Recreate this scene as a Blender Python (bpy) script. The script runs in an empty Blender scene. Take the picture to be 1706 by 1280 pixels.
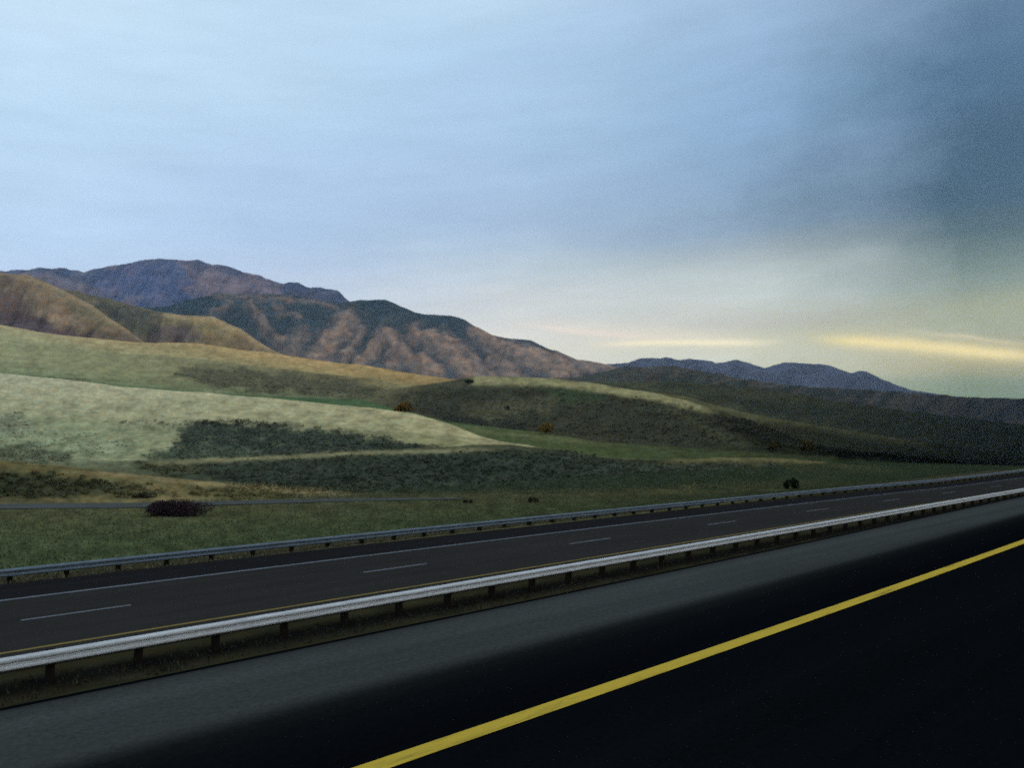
import bpy, math, random
import numpy as np
rad = math.radians
rng = np.random.default_rng(7)
random.seed(7)
SC = bpy.context.scene

# ------------------------------------------------------------------ camera
F = 1327.0            # focal length in pixels of the 1706 px wide photograph
CAMH = 1.5
PITCH = math.atan((716 - 640) / F)
YAW = rad(47.3)       # highway direction, right of the view axis
cam = bpy.data.cameras.new("Camera"); camo = bpy.data.objects.new("Camera", cam)
SC.collection.objects.link(camo); SC.camera = camo
camo.location = (0, 0, CAMH); camo.rotation_euler = (rad(90) + PITCH, 0, 0)
cam.sensor_width = 36; cam.lens = 36 * F / 1706
cam.clip_start = 0.1; cam.clip_end = 60000
cam.dof.use_dof = True; cam.dof.focus_distance = 5.0; cam.dof.aperture_fstop = 3.2

# ------------------------------------------------------------------ world
SUN_AZ, SUN_EL = 95.0, 20.0       # degrees right of the view axis (+Y), above the horizon
def lin(c):
    c = np.asarray(c, float) / 255
    return np.where(c <= .04045, c / 12.92, ((c + .055) / 1.055) ** 2.4)
world = bpy.data.worlds.new("World"); SC.world = world; world.use_nodes = True
nt = world.node_tree; nt.nodes.clear()
def N(t, typ, **kw):
    n = t.nodes.new(typ)
    for k, v in kw.items(): setattr(n, k, v)
    return n
def MA(t, op, a, b=None, c=None, clamp=False):
    n = N(t, 'ShaderNodeMath', operation=op, use_clamp=clamp)
    for i, x in enumerate((a, b, c)):
        if x is None: continue
        if isinstance(x, (int, float)): n.inputs[i].default_value = x
        else: t.links.new(x, n.inputs[i])
    return n.outputs[0]
def MIX(t, fac, a, b, mode='MIX'):
    n = N(t, 'ShaderNodeMix', data_type='RGBA', blend_type=mode, clamp_factor=True)
    for s, x in ((n.inputs[0], fac), (n.inputs[6], a), (n.inputs[7], b)):
        if isinstance(x, (int, float)): s.default_value = x
        elif isinstance(x, (tuple, list)): s.default_value = tuple(x) + ((1,) if len(x) == 3 else ())
        else: t.links.new(x, s)
    return n.outputs[2]
def MR(t, x, a, b, c=0., d=1., smooth=False):
    n = N(t, 'ShaderNodeMapRange', clamp=True, interpolation_type='SMOOTHSTEP' if smooth else 'LINEAR')
    t.links.new(x, n.inputs[0])
    for i, v in enumerate((a, b, c, d)): n.inputs[i + 1].default_value = v
    return n.outputs[0]
def NOISE(t, vec, scale, detail=4, rough=.55):
    n = N(t, 'ShaderNodeTexNoise'); n.inputs['Scale'].default_value = scale
    n.inputs['Detail'].default_value = detail; n.inputs['Roughness'].default_value = rough
    t.links.new(vec, n.inputs['Vector']); return n.outputs['Fac']
def COMB(t, x, y, z):
    n = N(t, 'ShaderNodeCombineXYZ')
    for i, v in enumerate((x, y, z)):
        if isinstance(v, (int, float)): n.inputs[i].default_value = v
        else: t.links.new(v, n.inputs[i])
    return n.outputs[0]

HAZE_D, HAZE_TOP, HAZE_R = .000022, 2600., 21000.
def thru(c, elv):      # cloud colour behind the haze that reads as c from the road
    Lp = min(HAZE_R, HAZE_TOP / max(.001, math.sin(rad(max(elv, .3))))); Tn = math.exp(-HAZE_D * Lp)
    return np.clip((np.asarray(c) - (1 - Tn) * np.array((.20, .28, .45))) / Tn, .02, 2)
def pix_dir(px, py):
    v = math.tan(PITCH + math.atan((640 - py) / F)); u = (px - 853) / F
    az = math.degrees(math.atan2(u, 1)); el = math.degrees(math.atan2(v, math.hypot(u, 1)))
    return az, el
SKY = {   # photograph x -> [(y, colour)], the overcast evening sky
 50:  [(0,(203,230,250)),(40,(201,228,250)),(200,(190,220,245)),(390,(188,215,243)),(470,(188,208,236))],
 450: [(0,(193,222,245)),(200,(185,215,241)),(300,(178,205,236)),(390,(176,203,233)),(450,(186,206,232)),(520,(192,208,228))],
 850: [(0,(187,216,241)),(100,(177,208,236)),(265,(170,200,230)),(370,(168,192,220)),(410,(178,200,220)),(450,(190,206,218)),(500,(205,212,216)),(560,(221,221,215)),(620,(215,216,205))],
 1250:[(0,(158,188,220)),(200,(145,178,212)),(300,(140,170,200)),(385,(142,166,188)),(410,(160,176,186)),(450,(184,196,198)),(500,(196,206,205)),(545,(194,196,188)),(570,(206,206,184)),(590,(205,209,196)),(640,(196,200,182))],
 1650:[(0,(100,130,158)),(110,(88,120,148)),(220,(76,104,128)),(330,(78,104,124)),(380,(92,114,124)),(420,(114,134,134)),(470,(136,152,146)),(520,(160,168,150)),(560,(165,172,148)),(600,(164,160,126)),(625,(132,146,126)),(670,(118,138,116))]}
tc = N(nt, 'ShaderNodeTexCoord')
sep = N(nt, 'ShaderNodeSeparateXYZ'); nt.links.new(tc.outputs['Generated'], sep.inputs[0])
X, Y, Z = sep.outputs
az = MA(nt, 'MULTIPLY', MA(nt, 'ARCTAN2', X, Y), 180 / math.pi)
el = MA(nt, 'MULTIPLY', MA(nt, 'ARCSINE', Z), 180 / math.pi)
cv = COMB(nt, MA(nt, 'MULTIPLY', az, .035), MA(nt, 'MULTIPLY', el, .22), 0)
n1 = NOISE(nt, cv, 1.0, 5, .55)
cv2 = COMB(nt, MA(nt, 'MULTIPLY', az, .11), MA(nt, 'MULTIPLY', el, .16), 3.7)
n2 = NOISE(nt, cv2, 1.0, 6, .6)
cv3 = COMB(nt, MA(nt, 'ADD', MA(nt, 'MULTIPLY', az, .09), MA(nt, 'MULTIPLY', el, .10)), MA(nt, 'ADD', MA(nt, 'MULTIPLY', el, .55), MA(nt, 'MULTIPLY', az, -.06)), 8.1)
n3 = NOISE(nt, cv3, 1.0, 8, .62)
elw = MA(nt, 'ADD', el, MA(nt, 'MULTIPLY', MA(nt, 'SUBTRACT', n1, .5), 3.2))
ELMAX = 40.0
pos = MA(nt, 'MULTIPLY', elw, 1 / ELMAX, clamp=True)
def ramp(px, pts):
    r = N(nt, 'ShaderNodeValToRGB'); cr = r.color_ramp; cr.interpolation = 'EASE'
    st = sorted((max(0, min(.72, pix_dir(px, y)[1] / ELMAX)), tuple(thru(lin(c), pix_dir(px, y)[1]))) for y, c in pts)
    st = st + [(1.0, tuple(np.array((.62, .78, .95)) * (1.25 if px < 1200 else .9)))]
    cr.elements[0].position = st[0][0]; cr.elements[0].color = st[0][1] + (1,)
    cr.elements[1].position = 1.0; cr.elements[1].color = st[-1][1] + (1,)
    for p_, c_ in st[1:-1]:
        e = cr.elements.new(p_); e.color = c_ + (1,)
    cr.interpolation = 'LINEAR'
    nt.links.new(pos, r.inputs[0]); return r.outputs[0]
cols = sorted(SKY)
azw = MA(nt, 'ADD', az, MA(nt, 'MULTIPLY', MA(nt, 'SUBTRACT', n2, .5), 15.0))
col = ramp(cols[0], SKY[cols[0]])
for a, b in zip(cols[:-1], cols[1:]):
    col = MIX(nt, MR(nt, azw, pix_dir(a, 640)[0], pix_dir(b, 640)[0]), col, ramp(b, SKY[b]))
BACK = (.80, .90, 1.02)
col = MIX(nt, MR(nt, az, 50, 120, smooth=True), col, BACK)
col = MIX(nt, MR(nt, az, -50, -110, smooth=True), col, BACK)
# lit cloud bank streaks low over the hills
def streak(c, pxa, ya, pxb, yb, w, fade, amp, wn=.9):
    (a0, e0), (a1, e1) = pix_dir(pxa, ya), pix_dir(pxb, yb)
    cen = MR(nt, az, a0, a1, e0, e1)
    d = MA(nt, 'SUBTRACT', MA(nt, 'ADD', el, MA(nt, 'MULTIPLY', MA(nt, 'SUBTRACT', n2, .5), wn)), cen)
    g = MA(nt, 'EXPONENT', MA(nt, 'MULTIPLY', MA(nt, 'POWER', MA(nt, 'ABSOLUTE', MA(nt, 'DIVIDE', d, w)), 2.0), -1.0))
    g = MA(nt, 'MULTIPLY', g, MR(nt, az, a0, a0 + fade, smooth=True))
    g = MA(nt, 'MULTIPLY', g, MR(nt, az, a1, a1 - fade, smooth=True))
    return MA(nt, 'MULTIPLY', g, amp), tuple(thru(c, .5 * (e0 + e1)))
for fac, c in (streak(tuple(lin((206, 196, 152))), 1300, 556, 1880, 604, .85, 7, .55, 1.2),
               streak(tuple(lin((244, 226, 166))), 1335, 561, 1800, 597, .38, 4.0, .9, 1.0),
               streak(tuple(lin((226, 212, 176))), 1480, 548, 1800, 580, .16, 5, .5, 1.2),
               streak(tuple(lin((228, 222, 204))), 840, 540, 1340, 572, .62, 8, .55, 1.2),
               streak(tuple(lin((246, 236, 204))), 960, 573, 1330, 567, .22, 5, .85, .7),
               streak(tuple(lin((236, 222, 212))), 830, 538, 1150, 568, .20, 5, .6, .9)):
    col = MIX(nt, fac, col, c)
mod = MA(nt, 'ADD', .81, MA(nt, 'ADD', MA(nt, 'MULTIPLY', n2, .14), MA(nt, 'MULTIPLY', n3, .26)))
nc = N(nt, 'ShaderNodeVectorMath', operation='SCALE'); nt.links.new(col, nc.inputs[0])
nt.links.new(MA(nt, 'MULTIPLY', mod, 10.0), nc.inputs['Scale'])
sky = N(nt, 'ShaderNodeTexSky', sky_type='NISHITA', sun_disc=False)
sky.sun_elevation = rad(SUN_EL); sky.sun_rotation = rad(SUN_AZ); sky.altitude = 1200
full = MIX(nt, .95, sky.outputs[0], nc.outputs[0])     # thick cloud cover over the clear sky
bg = N(nt, 'ShaderNodeBackground'); bg.inputs[1].default_value = .1
nt.links.new(full, bg.inputs[0])
wo = N(nt, 'ShaderNodeOutputWorld'); nt.links.new(bg.outputs[0], wo.inputs[0])

sun = bpy.data.lights.new("Sun", 'SUN'); sun.energy = .7; sun.angle = rad(14); sun.color = (1, .84, .68)
suno = bpy.data.objects.new("Sun", sun); SC.collection.objects.link(suno)
a_, e_ = rad(SUN_AZ), rad(SUN_EL)
from mathutils import Vector
suno.rotation_euler = Vector((math.sin(a_) * math.cos(e_), math.cos(a_) * math.cos(e_), math.sin(e_))).to_track_quat('Z', 'Y').to_euler()
SC.view_settings.view_transform = 'Standard'; SC.view_settings.look = 'None'
SC.view_settings.exposure = 0.0; SC.view_settings.gamma = 1.0
SC.cycles.use_denoising = False; SC.cycles.use_adaptive_sampling = True; SC.cycles.adaptive_threshold = .08; SC.cycles.adaptive_min_samples = 40
SC.cycles.max_bounces = 5; SC.cycles.volume_bounces = 0

# ------------------------------------------------------------------ helpers
def link(o, parent=None):
    SC.collection.objects.link(o)
    if parent: o.parent = parent
    return o
def mesh_obj(name, V, Fc, mat, parent=None, cols=None, smooth=False):
    me = bpy.data.meshes.new(name)
    V = np.asarray(V, np.float32)
    if isinstance(Fc, np.ndarray):
        k = Fc.shape[1]; n = len(Fc)
        me.vertices.add(len(V)); me.vertices.foreach_set('co', V.ravel())
        me.loops.add(n * k); me.loops.foreach_set('vertex_index', Fc.astype(np.int32).ravel())
        me.polygons.add(n); me.polygons.foreach_set('loop_start', np.arange(0, n * k, k, dtype=np.int32))
        me.polygons.foreach_set('loop_total', np.full(n, k, np.int32))
        me.update(calc_edges=True)
    else:
        me.from_pydata([tuple(v) for v in V.tolist()], [], Fc)
    me.polygons.foreach_set('use_smooth', np.full(len(me.polygons), smooth))
    if cols is not None:
        at = me.color_attributes.new('Col', 'FLOAT_COLOR', 'POINT')
        c4 = np.ones((len(V), 4), np.float32); c4[:, :3] = cols
        at.data.foreach_set('color', c4.ravel())
    me.materials.append(mat)
    me.validate()
    return link(bpy.data.objects.new(name, me), parent)
def tag(o, label=None, cat=None, group=None, kind=None):
    for k, v in (('label', label), ('category', cat), ('group', group), ('kind', kind)):
        if v: o[k] = v
    return o
def new_mat(name):
    m = bpy.data.materials.new(name); m.use_nodes = True; t = m.node_tree
    b = t.nodes['Principled BSDF']
    b.inputs['Roughness'].default_value = 1.0; b.inputs['Specular IOR Level'].default_value = 0.0
    return m, t, b

# gradient noise on arrays
_perm = rng.permutation(512); _ang = rng.random(512) * 2 * np.pi
def gnoise(x, y):
    xi = np.floor(x).astype(int); yi = np.floor(y).astype(int); xf = x - xi; yf = y - yi
    def g(ix, iy, dx, dy):
        a = _ang[_perm[(_perm[ix & 511] + iy) & 511]]
        return np.cos(a) * dx + np.sin(a) * dy
    s = xf * xf * xf * (xf * (xf * 6 - 15) + 10); t = yf * yf * yf * (yf * (yf * 6 - 15) + 10)
    a = g(xi, yi, xf, yf); b = g(xi + 1, yi, xf - 1, yf)
    c = g(xi, yi + 1, xf, yf - 1); d = g(xi + 1, yi + 1, xf - 1, yf - 1)
    return (a + (b - a) * s) * (1 - t) + (c + (d - c) * s) * t
def fbm(x, y, o=4, r=.5):
    z = 0; a = 1
    for i in range(o):
        z = z + a * gnoise(x * 2 ** i + 17.3 * i, y * 2 ** i + 5.1 * i); a *= r
    return z * 1.4

def veg_mat(name, scales=(.02, .15, .9), amps=(.25, .3, .35), bump=.3):
    m, t, b = new_mat(name)
    at = N(t, 'ShaderNodeAttribute', attribute_name='Col')
    co = N(t, 'ShaderNodeTexCoord')
    f = None
    for s, a in zip(scales, amps):
        n = NOISE(t, co.outputs['Object'], s, 5, .65)
        k = MA(t, 'ADD', 1 - a * 1.0, MA(t, 'MULTIPLY', MA(t, 'POWER', n, 1.0), 2 * a))
        f = k if f is None else MA(t, 'MULTIPLY', f, k)
    sc = N(t, 'ShaderNodeVectorMath', operation='SCALE'); t.links.new(at.outputs[0], sc.inputs[0]); t.links.new(f, sc.inputs['Scale'])
    # dry and green straw tints mixed through
    hn = NOISE(t, co.outputs['Object'], scales[1] * 1.7, 3, .6)
    tint = MIX(t, MR(t, hn, .35, .65), (1.10, .98, .84), (.90, 1.03, 1.04))
    c = MIX(t, 1.0, sc.outputs[0], tint, 'MULTIPLY')
    t.links.new(c, b.inputs['Base Color'])
    bp = N(t, 'ShaderNodeBump'); bp.inputs['Strength'].default_value = bump; bp.inputs['Distance'].default_value = .25 / scales[2]
    t.links.new(NOISE(t, co.outputs['Object'], scales[2], 4, .6), bp.inputs['Height'])
    t.links.new(bp.outputs[0], b.inputs['Normal'])
    return m

# ------------------------------------------------------------------ highway frame: x = s along, y = p across (left of travel)
SY, CY = math.sin(YAW), math.cos(YAW)
ROADROT = (0, 0, math.pi / 2 - YAW)
def road_to_world(s, p): return s * SY - p * CY, s * CY + p * SY
def d_own(s): return .6 * (1 - np.exp(-(np.maximum(s, 0) / 20) ** 2))
def d_opp(s, p):
    s2 = np.minimum(np.maximum(s, 0), 90); return -.00042 * s2 ** 2 * np.clip((p - 22) / 12, 0, 1.05)
OZ = -4.2
S0, S1 = -120., 420.
SS = np.concatenate([np.arange(S0, -10, 10), np.arange(-10, 120, 1.0), np.arange(120, S1 + 1, 10)])
def ribbon(name, ps, zs, mat, own, s=SS, parent=None, smooth=False, pc=None):
    """Sheet along the road through cross-section points (p, z)."""
    V = []
    for p_, z_ in zip(ps, zs):
        dd = d_own(s) if own else d_opp(s, p_)
        V.append(np.stack([s, p_ + dd, np.full(len(s), z_)], 1))
    n = len(s); V = np.concatenate(V); Fc = []
    for j in range(len(ps) - 1):
        i = np.arange(n - 1) + j * n
        Fc.append(np.stack([i, i + 1, i + 1 + n, i + n], 1))
    pcol = None if pc is None else np.repeat(np.array(pc), n, 0)
    o = mesh_obj(name, V, np.concatenate(Fc), mat, parent, smooth=smooth, cols=pcol)
    if not parent: o.rotation_euler = ROADROT
    return o

def asphalt(name, c, streak=.25, grain=.35, attr=False, spec=.0):
    m, t, b = new_mat(name)
    co = N(t, 'ShaderNodeTexCoord'); mp = N(t, 'ShaderNodeMapping'); mp.inputs['Scale'].default_value = (.03, 1.6, 1)
    t.links.new(co.outputs['Object'], mp.inputs[0])
    f = MA(t, 'ADD', 1 - streak, MA(t, 'MULTIPLY', NOISE(t, mp.outputs[0], 1.6, 4, .6), 2 * streak))
    f = MA(t, 'MULTIPLY', f, MA(t, 'ADD', 1 - grain, MA(t, 'MULTIPLY', NOISE(t, co.outputs['Object'], 28, 4, .75), 2 * grain)))
    f = MA(t, 'MULTIPLY', f, MA(t, 'ADD', .85, MA(t, 'MULTIPLY', NOISE(t, co.outputs['Object'], .35, 3), .3)))
    sc = N(t, 'ShaderNodeVectorMath', operation='SCALE'); sc.inputs[0].default_value = c; t.links.new(f, sc.inputs['Scale'])
    if attr:
        at = N(t, 'ShaderNodeAttribute', attribute_name='Col'); t.links.new(at.outputs[0], sc.inputs[0])
    t.links.new(sc.outputs[0], b.inputs['Base Color'])
    b.inputs['Roughness'].default_value = .85; b.inputs['Specular IOR Level'].default_value = spec
    bp = N(t, 'ShaderNodeBump'); bp.inputs['Strength'].default_value = .3; bp.inputs['Distance'].default_value = .01
    t.links.new(NOISE(t, co.outputs['Object'], 60, 3, .7), bp.inputs['Height']); t.links.new(bp.outputs[0], b.inputs['Normal'])
    return m
def paint(name, c, worn=(.1, .1, .1), wear=.5):
    m, t, b = new_mat(name)
    co = N(t, 'ShaderNodeTexCoord'); mp = N(t, 'ShaderNodeMapping'); mp.inputs['Scale'].default_value = (.5, 4, 1)
    t.links.new(co.outputs['Object'], mp.inputs[0])
    n = NOISE(t, mp.outputs[0], 3, 6, .8)
    t.links.new(MIX(t, MR(t, n, .5, .72, 0, wear), c, worn), b.inputs['Base Color'])
    b.inputs['Roughness'].default_value = .7
    return m
M_new = asphalt('new_asphalt', (.0022, .0030, .0040), .45, .7)
M_old = asphalt('old_asphalt', (.037, .043, .041), .4, .45)
M_opp = asphalt('travelled_asphalt', (.0252, .0246, .0226), .35, .4)
M_opps = asphalt('shoulder_asphalt', (.0135, .0135, .0145), .3, .4)
M_yel = paint('yellow_paint', (.43, .31, .040), (.10, .075, .025), .85)
M_yel2 = paint('faded_yellow_paint', (.19, .145, .045), (.05, .05, .04), .8)
M_wht = paint('white_paint', (.15, .17, .19), (.05, .056, .062), .9)

# ------------------------------------------------------------------ ground strip under both carriageways
def prof_z(p):
    P = [-60, -14, -9.3, 5.1, 5.6, 6.5, 12.5, 15.5, 34.6, 35.2, 37.0]
    Zz = [-2.5, -1.5, -.03, -.03, -.12, -.5, -3.7, -4.22, -4.22, -4.42, -4.5]
    return np.interp(p, P, Zz)
ps = np.array([-60, -30, -14, -9.3, -5, 0, 4, 5.1, 5.35, 5.6, 6.5, 8, 10, 12.5, 14, 15.5, 17, 18.2, 19, 19.8, 20.4, 21, 21.6, 22, 26, 30, 34, 34.6, 35.2, 36, 37.0])
V = []; C = []
gs = np.concatenate([np.arange(-120, -10, 5), np.arange(-10, 130, .5), np.arange(130, 421, 10)])
for p_ in ps:
    V.append(np.stack([gs, np.full(len(gs), p_), np.full(len(gs), prof_z(p_))], 1))
    base = lin((40, 38, 26)) / .8
    if p_ > 34.2: base = lin((92, 90, 62)) / .8
    if 15 < p_ < 21.4: base = lin((40, 38, 28) if p_ < 20.4 else (16, 16, 15)) / .8  # near-black under the rail: its shade put into the ground colour
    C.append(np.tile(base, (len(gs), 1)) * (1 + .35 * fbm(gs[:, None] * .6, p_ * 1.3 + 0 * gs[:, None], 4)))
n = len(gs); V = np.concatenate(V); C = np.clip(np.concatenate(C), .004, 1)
V[:, 2] += np.where((V[:, 1] > 5.4) & (V[:, 1] < 20) | (V[:, 1] > 34.8) & (V[:, 1] < 36.5), .05 * fbm(V[:, 0] * .8, V[:, 1] * .8, 3), 0)
Fc = np.concatenate([np.stack([np.arange(n - 1) + j * n, np.arange(n - 1) + 1 + j * n, np.arange(n - 1) + 1 + (j + 1) * n, np.arange(n - 1) + (j + 1) * n], 1) for j in range(len(ps) - 1)])
M_verge = veg_mat('verge_grass', (.2, 1.2, 9), (.25, .3, .4), .4)
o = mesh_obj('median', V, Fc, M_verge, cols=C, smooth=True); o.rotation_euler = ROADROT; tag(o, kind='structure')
# one sheet that carries everything out to the horizon
M_far = veg_mat('plain_grass', (.002, .02, .2), (.2, .2, .2), .1)
gv = []; gr = [0, 200, 2000, 8000, 20000]; na = 48
for r_ in gr[1:]:
    for k in range(na): gv.append((r_ * math.cos(k * 2 * math.pi / na), r_ * math.sin(k * 2 * math.pi / na), -34))
gv.append((0, 0, -34)); gf = []
for j in range(len(gr) - 2):
    for k in range(na): gf.append((j * na + k, j * na + (k + 1) % na, (j + 1) * na + (k + 1) % na, (j + 1) * na + k))
for k in range(na): gf.append((len(gv) - 1, (k + 1) % na, k))
tag(mesh_obj('ground', gv, gf, M_far, cols=np.tile([.07, .075, .045], (len(gv), 1))), kind='structure')

# roads
# the newer lane overlay feathers out over the old shoulder paving
M_pave = asphalt('patched_asphalt', (.02, .02, .02), .45, .6, True)
A_, B_ = np.array((.0024, .0032, .0042)), np.array((.043, .0475, .0445))
def pvc(*k): return [tuple(A_ * (1 - q) + B_ * q) for q in k]
tag(ribbon('highway', (-9.2, -3, .5, 2.4, 3.3, 3.75, 3.95, 4.03), (-.006,) * 8, M_pave, True, pc=pvc(.0, .03, .0, .03, .0, .04, .14, .36)), kind='structure')
tag(ribbon('highway_shoulder', (4.03, 4.09, 4.18, 4.4, 4.7, 4.85, 5.0, 5.06), (-.006,) * 8, M_pave, True, pc=pvc(.36, .66, .84, .95, 1.08, 1.0, .8, .45)), kind='structure')
tag(ribbon('shoulder_edge', (5.06, 5.13, 5.2), (-.006, -.012, -.12), M_new, True), kind='structure')
tag(ribbon('opposing_highway', (22.1, 31.45), (OZ, OZ), M_opp, False), kind='structure')
tag(ribbon('opposing_shoulder', (31.45, 34.55), (OZ, OZ), M_opps, False), kind='structure')
tag(ribbon('yellow_edge_line', (3.025, 3.14), (0, 0), M_yel, True), kind='structure')
tag(ribbon('opposing_yellow_line', (23.9, 24.05), (OZ + .006, OZ + .006), M_yel2, False), kind='structure')
tag(ribbon('white_edge_line', (31.25, 31.43), (OZ + .006, OZ + .006), M_wht, False), kind='structure')
V = []; Fc = []
for k in range(-6, 14):
    e1 = 8.7 + 11.85 * k; s_ = np.array([e1 - 3.1, e1 - 1.5, e1])
    b0 = len(V)
    for q in s_:
        for p_ in (27.65, 27.78): V.append((q, p_ + float(d_opp(np.array(q), p_)), OZ + .006))
    Fc += [(b0, b0 + 2, b0 + 3, b0 + 1), (b0 + 2, b0 + 4, b0 + 5, b0 + 3)]
o = mesh_obj('lane_markings', V, Fc, M_wht); o.rotation_euler = ROADROT; tag(o, kind='structure')

# ------------------------------------------------------------------ hills: heightfield on a (direction, depth) grid
def vpy(py): return np.tan(PITCH + np.arctan((640 - np.asarray(py, float)) / F))
def T(*a):   # table px -> value
    xs = np.array(a[0::2], float); ys = np.array(a[1::2], float)
    return lambda px: np.interp(px, xs, ys)
FLAT = -4.5
u = np.concatenate([np.linspace(-1.25, -.68, 80)[:-1], np.linspace(-.68, .68, 1060), np.linspace(.68, .88, 40)[1:]])
PX = 853 + F * u
Y0 = 37.0 / (SY - CY * u)
nzx = fbm(u * 9, u * 0 + 3.3, 5) ; nzy = fbm(u * 35, u * 0 + 9.1, 4)
L = []     # control layers (name, Y, py, w_dip, dip_frac)
F1py = T(-400,840, 0,838, 300,838, 600,829, 900,826, 1100,823, 1300,818, 1706,800)(PX)
L.append(['F1', np.maximum((FLAT - CAMH) / vpy(F1py), Y0 + 6), None])
L.append(['A', T(-400,80, 0,86, 600,90, 1100,100, 1706,150)(PX), T(-900,740,-400,748, 0,768, 150,782, 300,799, 450,812, 600,820, 800,816, 1000,813, 1200,806, 1400,800, 1600,797, 2100,796)(PX) + nzx * 3 * (PX < 700)])
L.append(['B', T(0,150, 600,140, 1000,150, 1400,172, 1706,200)(PX), T(-400,730,0,756, 100,764, 250,768, 400,762, 600,753, 740,745.5, 800,741, 850,741.5, 930,750, 1010,762, 1100,767, 1200,763, 1300,764, 1400,774, 1500,786, 1640,793, 2100,798)(PX) + nzx * 1.5])
L.append(['C', T(0,380, 400,340, 600,300, 800,232, 1000,205, 1706,240)(PX), T(-900,560,-400,592, 0,622, 100,632, 200,645, 400,660, 500,669, 600,679, 690,690, 750,707, 800,727, 850,741, 930,751.5, 1010,764, 1100,769, 1200,766, 1300,767, 1500,789, 2100,801)(PX) + nzx * .8])
L.append(['D', T(0,600, 600,640, 750,520, 900,430, 1200,310, 1706,300)(PX), T(-400,585,0,619, 200,640, 350,654, 450,660, 600,666, 690,688, 750,703, 900,720, 1000,736, 1200,750, 1400,763, 1500,771, 1640,782, 2100,796)(PX)])
L.append(['E', T(0,800, 600,850, 800,750, 1000,650, 1200,500, 1706,420)(PX), T(-400,565,0,598, 300,624, 500,644, 600,652, 660,648, 740,637, 790,628.5, 850,629, 920,632, 1000,641, 1080,653, 1150,669, 1210,688, 1260,708, 1320,733, 1400,755, 1500,766,1706,780, 2100,792)(PX) + nzx * 1.2])
L.append(['G', T(0,1500, 600,1300, 800,1100, 1200,880, 1706,740)(PX), T(-900,470,-400,510, 0,543, 100,560, 220,571, 320,575, 450,592, 600,612, 740,632, 800,640, 900,644, 1000,648, 1100,656, 1150,664, 1200,680, 1280,696, 1420,718, 1550,739, 1706,762, 2100,785)(PX) + nzx * .8])
L.append(['H', T(0,2100, 600,1900, 1000,1600, 1706,1300)(PX), T(-900,430,-400,455, 0,457, 30,458, 60,467, 90,480, 150,509, 200,544, 240,572, 300,590, 450,606, 600,624, 740,642, 800,646, 900,645, 1000,636, 1100,636, 1194,641, 1299,653, 1400,669, 1550,690, 1706,707, 2100,740)(PX) + nzx * 1.6])
L.append(['J', T(0,2900, 600,2800, 1706,3200)(PX), T(-900,440,-400,470, 0,478, 100,486, 140,490, 200,504, 250,518, 300,526, 350,528, 400,549, 440,577, 480,597, 600,622, 700,634, 800,636, 900,634, 960,628, 1000,620, 1040,611, 1075,612, 1106,610, 1150,615, 1194,624, 1247,633, 1331,645, 1405,647, 1510,654, 1600,661, 1634,663, 1706,664, 2100,672)(PX) + nzx * 1.2])
L.append(['M', T(0,5000, 1706,5600)(PX), T(-400,480, 0,490, 200,512, 250,512, 280,509, 350,489, 420,490, 480,492, 530,500, 570,505, 600,500, 640,502, 660,509, 690,521, 710,526, 750,528, 775,535, 790,545, 820,560, 850,566, 885,569, 910,582, 940,592, 960,600, 1000,607, 1040,613, 1100,620, 1200,632, 1300,646, 1400,652, 1706,668, 2100,675)(PX) + nzx * 1.5 + nzy * 1.2])
L.append(['N', T(0,8200, 500,8200, 1000,11000, 1706,12000)(PX), T(-900,500,-400,470, 0,457, 30,453, 60,450, 100,451, 130,458, 160,450, 200,442, 250,435, 290,436, 305,440, 325,437, 345,442, 370,448, 400,455, 430,465, 455,477, 465,480, 478,475, 492,477, 505,483, 520,487, 535,484, 550,486, 562,493, 575,503, 620,525, 700,545, 900,604, 1000,613, 1040,609, 1060,604, 1080,600, 1110,599, 1130,602, 1160,601, 1180,603, 1195,608, 1215,605, 1230,601, 1245,606, 1262,612, 1275,615, 1290,610, 1310,607, 1340,606, 1380,610, 1405,618, 1420,622, 1435,619, 1445,620, 1470,633, 1500,646, 1530,654, 1600,664, 1706,669, 2100,676)(PX) + nzx * 1.2 + nzy * .8])
# dip after each crest: weight and share of the way
DIP = {'A': (T(500, 1, 640, 0), .3), 'B': (T(700, 0, 860, .6, 1300, .6, 1500, .2), .3), 'C': (T(300, .8, 1706, .5), .35), 'D': None,
       'E': (T(620, 0, 740, 1, 1706, 1), .45), 'G': (T(0, 1, 1706, 1), .35), 'H': (T(0, 1), .4), 'J': (T(0, 1), .35), 'M': (T(0, 1), .4)}
CP = [('F0', Y0, np.full(len(u), FLAT))]
prevY = Y0
for i, (nm, Yk, py) in enumerate(L):
    Yk = np.maximum(Yk, prevY * 1.06 + 2)
    z = np.full(len(u), FLAT) if py is None else CAMH + Yk * vpy(py)
    L[i][1] = Yk; prevY = Yk
    CP.append((nm, Yk, z))
    if nm in DIP and DIP[nm] is not None and i + 1 < len(L):
        w, fr = DIP[nm]; w = w(PX)
        Yn = np.maximum(L[i + 1][1], Yk * 1.06 + 2); pn = L[i + 1][2]
        Yd = Yk + fr * (Yn - Yk); zn = CAMH + Yn * vpy(pn)
        zlin = z + fr * (zn - z)
        zdip = CAMH + Yd * vpy(np.maximum(py, pn) + {'A': 5, 'B': 4, 'C': 9, 'E': 7, 'G': 9, 'H': 13, 'J': 10, 'M': 12}[nm])
        CP.append((nm + '_dip', Yd, np.minimum(zlin, w * zdip + (1 - w) * zlin)))
CP.append(('end', CP[-1][1] * 1.15, CP[-1][2] - 350))
names = [c[0] for c in CP]
Yc = np.stack([c[1] for c in CP]); Zc = np.stack([c[2] for c in CP])
h = np.diff(Yc, axis=0); dl = np.diff(Zc, axis=0) / h
m_ = np.zeros_like(Zc)
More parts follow.
